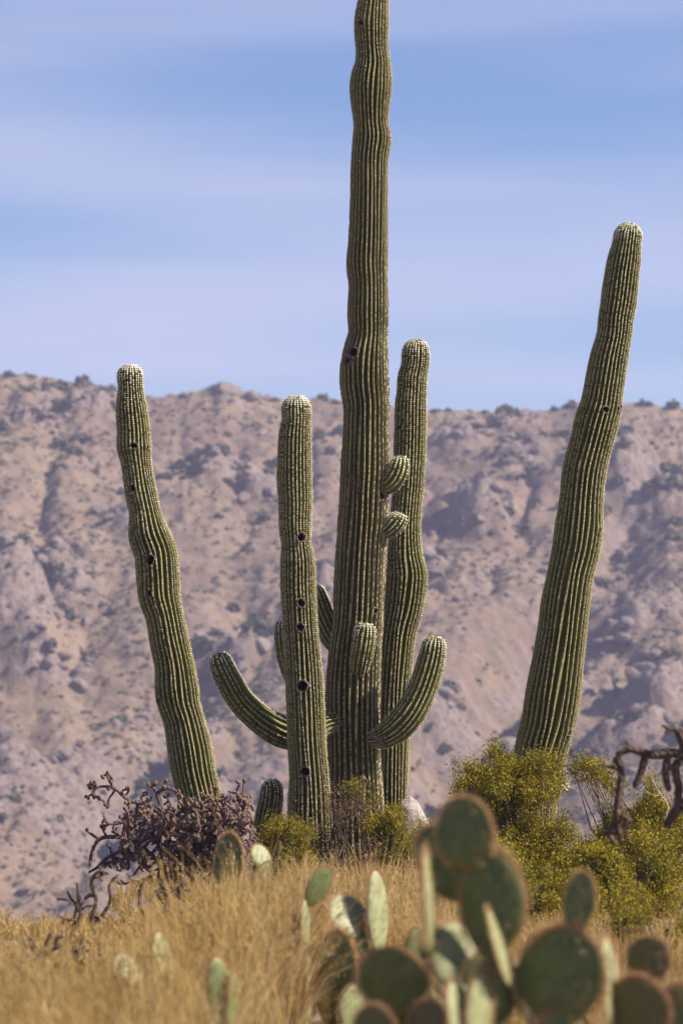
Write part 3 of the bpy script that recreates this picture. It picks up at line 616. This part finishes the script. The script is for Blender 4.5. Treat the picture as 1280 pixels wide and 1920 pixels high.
cholla('staghorn_cholla', 'thin brown cholla with bare crooked stems standing in the dry grass', c2,
       [], 2, .12, .011, 0, M_CHOLLA_DK, 32, [
        [q2(255, 1835, .017), q2(250, 1780, .016), q2(270, 1740, .014), q2(262, 1690, .013), q2(272, 1650, .011), q2(290, 1640, .009)], [q2(190, 1850, .016), q2(178, 1800, .015), q2(186, 1770, .014), q2(172, 1730, .014), q2(180, 1690, .013), q2(172, 1650, .012), q2(185, 1635, .010), q2(205, 1640, .008)],
        [q2(174, 1735, .012), q2(192, 1716, .012), q2(207, 1690, .011), q2(206, 1658, .010), q2(222, 1640, .008)], [q2(135, 1755, .012), q2(140, 1720, .011), q2(146, 1690, .01), q2(145, 1655, .008)], [q2(150, 1850, .014), q2(140, 1800, .013), q2(134, 1760, .012), q2(150, 1715, .011), q2(150, 1680, .009)],
        [q2(143, 1700, .009), q2(125, 1688, .009), q2(106, 1686, .008)], [q2(300, 1835, .018), q2(296, 1760, .017), q2(312, 1700, .015), q2(305, 1650, .013)], [q2(312, 1700, .012), q2(335, 1670, .011), q2(340, 1640, .009)], [q2(340, 1838, .018), q2(345, 1770, .017), q2(335, 1700, .016), q2(345, 1650, .014)]], sprout=16)
c3 = P(78, 1870, 17.5); c3[2] = 0
q3 = lambda a, b, r: (*P(a, b, 17.5), r)
cholla('staghorn_cholla', 'small dark cholla low in the grass, with stubby forked stems', c3, [], 2, .1, .01, 0, M_CHOLLA_DK, 33, [
        [q3(72, 1872, .013), q3(68, 1830, .013), q3(82, 1800, .012), q3(88, 1770, .011), q3(96, 1748, .009)], [q3(85, 1790, .011), q3(105, 1778, .010), q3(118, 1772, .008)], [q3(82, 1800, .010), q3(62, 1795, .009), q3(50, 1788, .008)], [q3(62, 1795, .009), q3(58, 1775, .008), q3(50, 1758, .007)],
        [q3(85, 1870, .012), q3(95, 1825, .011), q3(108, 1805, .010)], [q3(140, 1872, .012), q3(142, 1815, .012), q3(150, 1780, .010), q3(155, 1758, .008)], [q3(142, 1800, .009), q3(136, 1785, .008)]], sprout=9)
q4 = lambda a, b, r: (*P(a, b, 17.0), r)
c4 = P(1318, 1888, 17.0); c4[2] = 0
cholla('staghorn_cholla', 'brown arching cholla with hanging stems, in front of the yellow-green bushes', c4, [], 2, .1, .013, 0, M_CHOLLA_DK, 34, [
        [q4(1318, 1888, 0.0390), q4(1312, 1750, 0.0390), q4(1318, 1600, 0.0351), q4(1300, 1500, 0.0338), q4(1290, 1420, 0.0312), q4(1278, 1385, 0.0260), q4(1268, 1365, 0.0208)],
        [q4(1290, 1425, 0.0260), q4(1262, 1412, 0.0260), q4(1235, 1416, 0.0234), q4(1205, 1412, 0.0208), q4(1180, 1405, 0.0195), q4(1163, 1412, 0.0182), q4(1154, 1424, 0.0182), q4(1154, 1442, 0.0169)],
        [q4(1157, 1420, 0.0182), q4(1164, 1450, 0.0182), q4(1160, 1490, 0.0195), q4(1156, 1530, 0.0195), q4(1162, 1570, 0.0169)], [q4(1209, 1414, 0.0182), q4(1202, 1445, 0.0182), q4(1188, 1478, 0.0156)],
        [q4(1252, 1414, 0.0208), q4(1247, 1450, 0.0195), q4(1254, 1485, 0.0169)], [q4(1300, 1500, 0.0260), q4(1275, 1510, 0.0260), q4(1258, 1535, 0.0234), q4(1245, 1552, 0.0195)], [q4(1285, 1400, 0.0234), q4(1266, 1440, 0.0221), q4(1272, 1480, 0.0208), q4(1268, 1515, 0.0195)], [q4(1160, 1530, 0.0169), q4(1148, 1548, 0.0156), q4(1145, 1575, 0.0130)]],
       fruits_at=[q4(a, b, 0)[:3] for a, b in ((1168, 1533), (1176, 1538), (1183, 1550), (1178, 1562), (1160, 1580), (1150, 1572), (1262, 1440), (1158, 1515), (1276, 1378))], fr=.016, sprout=7)

# ------------------------------------------------------------------ leafy bushes
def bush(name, label, px0, px1, ptop, Y, ry, nclump, nleaf, leaf, mat, seed, sig=.055, group=None, lobes=(), dead=(), droop=0, flat=1.0, bark=None):
    rr = np.random.default_rng(seed); a = P(px0, ptop, Y); b = P(px1, ptop, Y); cx = (a[0]+b[0])/2; rx = (b[0]-a[0])/2; H = a[2]
    loc = np.array([cx, Y, 0.0]); root = empty(name, tuple(loc)); tag(root, label, 'bush', group)
    d = rr.normal(size=(nclump*3, 3)); d[:, 2] = np.abs(d[:, 2]); d /= np.linalg.norm(d, axis=1)[:, None]
    lump = .92+.30*vnoise(d[:, 0]*2.6+seed, d[:, 2]*3.0+d[:, 1]*2.1, seed)+.14*vnoise(d[:, 0]*7, d[:, 2]*7+seed, seed+1)
    rad = rr.uniform(.3, 1.0, len(d))**.5; c = d*(rad*lump)[:, None]
    c = c*np.array([rx*1.08, ry, H*.86*flat])+np.array([0, 0, H*.1]); c = c[vnoise(c[:, 0]*9+seed, c[:, 2]*9, seed+3) > -.12][:nclump]
    for (px, py) in lobes:
        q = P(px, py, Y+rr.uniform(-.15, .15))-loc; c = np.vstack([c, q[None]+rr.normal(size=(5, 3))*.03])
    tw = []
    for k, q in enumerate(c):
        b0 = np.array([rr.normal()*.05*rx/.4, rr.normal()*.05, 0.0]); m = b0*.4+q*.55+rr.normal(size=3)*.05; m[2] = max(m[2], .05)
        if k % 2 == 0 or k > nclump: tw.append([(*b0, .011), (*m, .0065), (*q, .0025)])
        for _ in range(2):
            e = q+rr.normal(size=3)*sig*1.3; tw.append([(*(m*.4+q*.6), .003), (*q, .0022), (*e, .0012)])
    v, f = tubes(tw, 4, 0, 0); mobj('branches', mesh_data('branches', v, f, None, bark or M_BRANCH), root)
    n = nleaf*len(c); sgl = sig*rr.uniform(.6, 1.3, len(c))
    ctr = np.repeat(c, nleaf, 0)+rr.normal(size=(n, 3))*np.repeat(sgl, nleaf)[:, None]; ctr[:, 2] = np.maximum(ctr[:, 2], .02)
    u = rr.normal(size=(n, 3)); u[:, 2] += .5; u /= np.linalg.norm(u, axis=1)[:, None]; w = np.cross(u, rr.normal(size=(n, 3))); w /= np.linalg.norm(w, axis=1)[:, None]
    s = leaf*rr.uniform(.6, 1.3, (n, 1)); v = np.stack([ctr, ctr+u*s*.5+w*s*.34, ctr+u*s, ctr+u*s*.5-w*s*.34], 1).reshape(-1, 3)
    fo = mobj('foliage', mesh_data('foliage', v, np.arange(n*4).reshape(-1, 4), None, mat, False), root)
    for tpl in dead:
        pts = [np.array([[*(P(x, y, Y-.25)-loc), r_] for x, y, r_ in pl]) for pl in tpl]; v, f = tubes(pts, 5, 0, .02); dt = mobj('dead_twig', mesh_data('dead_twig', v, f, None, M_TWIG_PALE), root)
    return root
gB = None
bush('leafy_bush', 'tall yellow-green bush hiding the foot of the tall leaning saguaro', 868, 1085, 1392, 27.3, .45, 460, 150, .0175, M_LEAF, 41, .042,
     lobes=[(930, 1415), (945, 1425), (895, 1440), (885, 1450), (862, 1478), (875, 1470), (905, 1480), (1000, 1430), (1030, 1440), (985, 1450)]+[(940+38*math.sin(k*2.4)+k*2.2, 1440+k*5.2) for k in range(34)])
bush('leafy_bush', 'wide yellow-green bush with a bare pale twig behind the arching cholla', 1080, 1330, 1440, 26.4, .45, 440, 130, .0175, M_LEAF, 42, .042,
     lobes=[(1085, 1440), (1100, 1450), (1110, 1445), (1130, 1465), (1150, 1470)], flat=.86,
     dead=[[[(1238, 1560, .004), (1250, 1505, .003), (1238, 1490, .0025), (1227, 1470, .002), (1222, 1452, .0012)], [(1240, 1492, .0022), (1222, 1491, .002), (1208, 1482, .0015), (1197, 1482, .001)], [(1228, 1472, .0015), (1231, 1462, .001)], [(1208, 1482, .0013), (1206, 1474, .001)]]])
bush('leafy_bush', 'low dense yellow-green bush spreading behind the prickly pears', 1010, 1300, 1568, 23.8, .5, 460, 120, .0175, M_LEAF, 43, .042)
bush('leafy_bush', 'shadowy olive bush directly behind the tallest prickly pear pads', 880, 1130, 1585, 22.6, .4, 380, 120, .0175, M_LEAF, 47, .042)
bush('leafy_bush', 'low yellow-green bush under the arching cholla beside the prickly pear pads', 1120, 1360, 1672, 19.2, .35, 200, 130, .0155, M_LEAF, 48, .04)
bush('leafy_bush', 'small dark green bush between the cholla and the straight saguaro', 478, 590, 1500, 28.3, .25, 110, 170, .0155, M_LEAF, 44, .036)
bush('leafy_bush', 'small yellow-green bush at the foot of the giant saguaro', 672, 808, 1488, 28.9, .25, 140, 160, .0155, M_LEAF, 45, .036, lobes=[(662, 1483), (668, 1488)])
bush('twiggy_shrub', 'dry brown twiggy shrub against the giant trunk', 540, 735, 1468, 28.7, .22, 130, 22, .02, M_LEAF_DRY, 46, .06, bark=M_CHOLLA_DK)

# ------------------------------------------------------------------ prickly pears
def pad_mesh(seed, mat, rel):
    """unit pad: base at origin, 1 tall (z), 1 wide (x), thickness rel; returns mesh data for pad and for its spines"""
    rr = np.random.default_rng(seed); ns, nrg = 32, 7; an = np.arange(ns)/ns*2*math.pi
    k1 = rr.uniform(.02, .05); ph = rr.uniform(0, 6)
    ox = .5*np.sin(an)*(1-.30*np.clip(-np.cos(an), 0, 1)**1.5); oz = .5+.5*np.cos(an); lob = 1+k1*np.sin(an*2+ph)+k1*.6*np.sin(an*3+ph*2)
    V, rim = [], []
    for side in (1, -1):
        for k in range(nrg):
            f = (k+ (0 if k else .001))/(nrg-1); f = math.sin(f*math.pi/2)
            th = rel*math.sqrt(max(0, 1-f**2.6)); x = ox*f*lob; z = .5+(oz-.5)*f*(1+(lob-1)*.5)
            warp = .05*np.sin(x*3+ph)+.06*(z-.5)**2
            V.append(np.stack([x, side*th*(.55+.45*(1-np.clip(.3-z, 0, 1)))+warp*.6, z], -1)); rim.append(np.full(ns, f))
    Q = []
    for sd in (0, 1):
        o = sd*nrg*ns
        for k in range(nrg-1):
            for i in range(ns):
                q = (o+k*ns+i, o+k*ns+(i+1) % ns, o+(k+1)*ns+(i+1) % ns, o+(k+1)*ns+i); Q.append(q if sd == 0 else q[::-1])
    o = nrg*ns
    for i in range(ns): Q.append(((nrg-1)*ns+i, (nrg-1)*ns+(i+1) % ns, o+(nrg-1)*ns+(i+1) % ns, o+(nrg-1)*ns+i))
    V = np.vstack(V); me = mesh_data('pad', V, Q, None, mat, True, {'rim': np.concatenate(rim)})
    # spines: tufts on a diagonal grid and thick along the rim
    pts, nr_ = [], []
    rows = np.arange(.12, .95, .105)
    for j, z in enumerate(rows):
        for x in np.arange(-.42, .45, .14)+(.07 if j % 2 else 0):
            w = .46*math.sqrt(max(0, 1-((z-.52)/.5)**2))
            if abs(x) < w-.04 and rr.random() < .6:
                for sd in (1, -1): pts.append((x, sd*rel*.72, z)); nr_.append((0, sd, .15))
    for i in range(200):
        a = i/200*2*math.pi
        if math.cos(a) > -.72:
            pts.append((.5*math.sin(a)*.97, 0, .5+.49*math.cos(a))); nr_.append((math.sin(a), 0, math.cos(a)))
    pts = np.array(pts); nr_ = np.array(nr_, float); VV = []
    for k in range(5):
        d = nr_+rr.normal(size=nr_.shape)*.55; d /= np.linalg.norm(d, axis=1)[:, None]; w = np.cross(d, rr.normal(size=d.shape)); w /= np.linalg.norm(w, axis=1)[:, None]
        l_ = rr.uniform(.05, .15, (len(pts), 1)); VV.append(np.stack([pts+w*.006, pts-w*.006, pts+d*l_], 1).reshape(-1, 3))
    VV = np.vstack(VV); ms = mesh_data('spines', VV, None, np.arange(len(VV)).reshape(-1, 3), M_PSPINE, False)
    return me, ms
PADS = {}
for key, mt in (('g', M_PAD), ('p', M_PAD_PALE), ('r', M_PAD_RED)): PADS[key] = [pad_mesh(60+i*3+ord(key), mt, .075) for i in range(3)]
pad_i = [0]
def pear(label, root_px, Y, pads, group=None):
    b = P(*root_px, Y); loc = np.array([b[0], Y, 0.0]); root = empty('prickly_pear', tuple(loc)); tag(root, label, 'prickly pear', group)
    for (bx, by, tx, ty, w, yaw, y0, y1, key) in pads:
        p0 = P(bx, by, Y+y0); p1 = P(tx, ty, Y+y1); up = p1-p0; h = np.linalg.norm(up); up /= h
        fr = np.array([math.sin(R(yaw)), -math.cos(R(yaw)), 0]); fr = fr-up*np.dot(fr, up); fr /= np.linalg.norm(fr); xx = np.cross(-fr, up); xx /= np.linalg.norm(xx)
        m = Matrix(((xx[0], -fr[0], up[0], p0[0]-loc[0]), (xx[1], -fr[1], up[1], p0[1]-loc[1]), (xx[2], -fr[2], up[2], p0[2]-loc[2]), (0, 0, 0, 1)))
        th = .5*(w+h); me, ms = PADS[key][pad_i[0] % 3]; pad_i[0] += 1
        o = mobj('pad', me, root); o.matrix_local = m @ Matrix.Diagonal((w, th*.8, h*1.04, 1)); s = mobj('spines', ms, o); s['kind'] = 'stuff'
    return root
pear('large blurred prickly pear with broad dark green pads and orange spiny rims', (980, 2290), 10.0, [
    # hidden lower pads down to the ground
    (900, 2310, 905, 2090, .22, 10, .05, .0, 'g'), (1060, 2310, 1060, 2080, .24, -10, .0, 0, 'g'), (1190, 2310, 1185, 2090, .22, 20, .05, .05, 'g'), (770, 2310, 760, 2090, .22, -15, .1, .1, 'g'),
    (905, 2110, 900, 1930, .20, -10, .02, .04, 'g'), (1060, 2100, 1050, 1905, .22, 10, 0, 0, 'g'), (1185, 2110, 1195, 1940, .20, 0, .05, .05, 'g'), (760, 2110, 745, 1890, .21, 10, .1, .1, 'g'),
    (900, 1950, 925, 1785, .17, 15, .05, .06, 'g'),
    (1050, 1930, 1052, 1746, .275, -27, 0, .02, 'g'), (1078, 1752, 1093, 1640, .095, -24, .0, .02, 'g'), (1155, 1960, 1135, 1765, .17, 66, .06, .1, 'p'), (1195, 1965, 1192, 1835, .195, -26, .04, .03, 'r'), (1208, 1850, 1220, 1760, .14, -28, .04, .06, 'r'),
    (925, 1805, 922, 1603, .2, -26, .06, .1, 'g'), (885, 1632, 858, 1503, .178, -24, .1, .13, 'g'), (868, 1690, 803, 1556, .165, -26, .14, .2, 'g'), (808, 1790, 797, 1604, .16, 78, .08, .05, 'p'), (880, 1900, 848, 1736, .17, 18, .0, .16, 'p'),
    (745, 1905, 728, 1784, .225, -25, .06, .02, 'g'), (888, 1990, 907, 1820, .13, 52, -.12, -.06, 'p'), (868, 1985, 848, 1845, .12, 60, -.14, -.1, 'p'), (955, 1850, 915, 1712, .12, 80, -.05, -.05, 'p'), (800, 1985, 806, 1880, .13, -25, -.1, -.1, 'r'), (705, 1985, 700, 1888, .13, -25, -.1, -.1, 'r'), (1000, 1930, 960, 1800, .14, 70, .1, .1, 'p'), (845, 1840, 812, 1735, .15, 30, .2, .24, 'g'), (1250, 1980, 1285, 1850, .17, -25, .0, .02, 'r')])
pear('grey-green prickly pear with pale spiny pads growing among the dry grass', (640, 1925), 16.0, [
    (620, 1930, 633, 1752, .215, -25, -.1, -.08, 'g'), (575, 1930, 574, 1780, .15, 60, .0, .0, 'p'), (574, 1795, 571, 1690, .17, 74, 0, .02, 'p'), (578, 1700, 614, 1630, .115, 25, .02, .05, 'g'), (690, 1930, 700, 1800, .17, 20, .05, .05, 'g'), (695, 1815, 692, 1725, .14, 30, .05, .1, 'g'), (684, 1762, 630, 1684, .21, 48, .06, .10, 'p'),
    (712, 1800, 704, 1638, .145, 42, .06, .12, 'p'), (556, 1930, 551, 1735, .12, 40, .02, .02, 'g'), (520, 1930, 508, 1752, .165, -28, .05, .05, 'g'), (780, 1930, 788, 1835, .15, 10, .1, .1, 'g'), (788, 1850, 778, 1745, .13, 15, .1, .1, 'g'), (545, 1930, 490, 1765, .14, 35, .1, .14, 'p'), (650, 1930, 668, 1850, .14, 30, -.2, -.18, 'p')])
pear('prickly pear with one curled pale pad beside the purple cholla', (440, 1800), 20.0, [
    (432, 1805, 425, 1668, .2, 5, 0, 0, 'g'), (425, 1685, 432, 1568, .185, -25, 0, .02, 'g'), (455, 1805, 470, 1660, .17, 40, .05, .05, 'g'), (468, 1675, 502, 1620, .14, 60, .05, .05, 'p'), (500, 1630, 480, 1586, .13, 45, .05, .08, 'p')])
pear('low pale prickly pear nearly buried in the golden grass', (290, 1960), 15.0, [(310, 1968, 312, 1850, .17, 20, 0, 0, 'g'), (312, 1865, 297, 1752, .125, 42, 0, .04, 'p'), (290, 1968, 262, 1850, .16, 30, .1, .1, 'g'), (265, 1862, 222, 1792, .15, 38, .1, .16, 'p'), (395, 1968, 372, 1890, .13, 20, .1, .1, 'g')])
pear('upright dark prickly pear with narrow pads beside a fallen grass tuft', (425, 2060), 13.0, [(430, 2075, 425, 1940, .18, 0, 0, 0, 'g'), (425, 1955, 404, 1800, .12, 35, 0, .02, 'g'), (432, 1950, 440, 1830, .1, 60, .02, .02, 'g')])

# ------------------------------------------------------------------ dry grass
def grass():
    cl = []
    TX = [-400, 0, 150, 300, 400, 440, 520, 600, 700, 800, 880, 1000, 1300, 1700]; TY = [1760, 1775, 1785, 1745, 1675, 1640, 1640, 1640, 1625, 1640, 1690, 1735, 1745, 1745]
    def patch(px0, px1, Y0, Y1, n, h0, h1):
        for _ in range(n):
            Y = math.sqrt(rng.uniform(Y0**2, Y1**2)); px = rng.uniform(px0, px1); top = np.interp(px, TX, TY)+rng.normal()*28+15
            lim = CZ-(top-HY)/F*Y; lim = .5 if (px > 1340 or px < -60) else (max(lim, rng.uniform(.11, .17)) if Y > 17 else lim); h = min(rng.uniform(h0, h1), lim); h *= (1.3 if rng.random() < .12 else 1)
            if h > .10: cl.append(((px-640)/F*Y, Y, h))
    patch(-150, 480, 9, 20, 270, .35, .75); patch(-60, 520, 6.5, 9.5, 14, .7, .95); patch(330, 560, 14.5, 21, 150, .45, .72); patch(520, 860, 17.5, 26, 250, .36, .66)
    patch(-300, 420, 20, 30, 260, .12, .3); patch(860, 1500, 13, 24, 330, .2, .42); patch(540, 860, 24, 28.5, 110, .25, .5); patch(-300, 1600, 26, 34, 160, .12, .25); patch(-700, 2000, 5, 30, 160, .2, .35); patch(1340, 2600, 12, 32, 260, .15, .4); patch(-1300, -60, 12, 26, 200, .15, .4); patch(-60, 330, 17.5, 22.5, 90, .12, .2)
    cl_ = np.array(cl); nb = 40; n = len(cl_)*nb; base = np.repeat(cl_, nb, 0); h = base[:, 2]*rng.uniform(.45, 1.12, n)
    cang = np.repeat(rng.uniform(0, 2*math.pi, len(cl_)), nb); ang = np.where(rng.random(n) < .5, cang+rng.normal(0, .5, n), rng.uniform(0, 2*math.pi, n)); lean = np.abs(rng.normal(.30, .30, n))*np.repeat(rng.uniform(.5, 1.7, len(cl_)), nb); rad = rng.uniform(0, .06, n); bx = base[:, 0]+np.cos(ang)*rad; by = base[:, 1]+np.sin(ang)*rad
    bz = ground_z(bx, by)-.01; d = np.stack([np.cos(ang), np.sin(ang)], -1); wa = rng.uniform(0, 2*math.pi, n); W = np.stack([np.cos(wa), np.sin(wa), 0*wa], -1)
    rows = []; tt = [0, .35, .7, 1.0]; ww = [.0022, .0022, .0018, .0009]
    kink = rng.normal(0, .06, (n, 2))
    for t_, w_ in zip(tt, ww):
        off = (lean*t_**1.8*h)[:, None]*d+kink*t_*h[:, None]; c = np.stack([bx+off[:, 0], by+off[:, 1], bz+h*t_*(1-.25*lean*t_)], -1)
        rows.append(c-W*w_); rows.append(c+W*w_)
    V = np.stack(rows, 1).reshape(-1, 3); b = (np.arange(n)*8)[:, None]
    Q = np.stack([b+[0, 1, 3, 2], b+[2, 3, 5, 4], b+[4, 5, 7, 6]], 1).reshape(-1, 4)
    # seed heads
    sel = np.where((rng.random(n) < .22))[0]; tipc = (V.reshape(n, 8, 3)[sel, 6]+V.reshape(n, 8, 3)[sel, 7])/2; up = tipc-V.reshape(n, 8, 3)[sel, 4]; up /= np.linalg.norm(up, axis=1)[:, None]
    SV = []
    for k in range(9):
        c = tipc-up*rng.uniform(0, .09, (len(sel), 1)); dd = up+rng.normal(size=up.shape)*.5; dd /= np.linalg.norm(dd, axis=1)[:, None]; w = np.cross(dd, rng.normal(size=dd.shape)); w /= np.linalg.norm(w, axis=1)[:, None]
        l_ = rng.uniform(.015, .035, (len(sel), 1)); SV.append(np.stack([c-w*.003, c+w*.003, c+dd*l_], 1).reshape(-1, 3))
    SV = np.vstack(SV); T3 = np.arange(len(SV)).reshape(-1, 3)+len(V)
    ctone = np.repeat(rng.random(len(cl_)), nb)*.68+rng.random(n)*.32; tone = np.r_[np.repeat(ctone, 8), np.repeat(np.tile(ctone[sel], 9), 3)]
    tag(mobj('dry_grass', mesh_data('dry_grass', np.vstack([V, SV]), Q, T3, M_GRASS, False, {'tone': tone})), 'golden dry grass around the cacti and prickly pears', 'grass', None, 'stuff')
grass()

# ------------------------------------------------------------------ haze
HAZE = 0.00033
if HAZE:
    hv = np.array([(x, y, z) for x in (-4100, 4100) for y in (-4100, 4150) for z in (-120, 95)], float)
    hm = bpy.data.materials.new('haze'); hm.use_nodes = True; t = hm.node_tree; t.nodes.clear(); o_ = N(t, 'ShaderNodeOutputMaterial'); pv = N(t, 'ShaderNodeVolumePrincipled')
    pv.inputs['Color'].default_value = (0.68, 0.66, 0.97, 1); pv.inputs['Density'].default_value = HAZE; pv.inputs['Anisotropy'].default_value = .2; t.links.new(pv.outputs[0], o_.inputs['Volume'])
    tag(mobj('haze', mesh_data('haze', hv, [(0, 1, 3, 2), (4, 6, 7, 5), (0, 4, 5, 1), (2, 3, 7, 6), (0, 2, 6, 4), (1, 5, 7, 3)], None, hm, False)), 'thin bluish haze in the air', None, None, 'stuff')
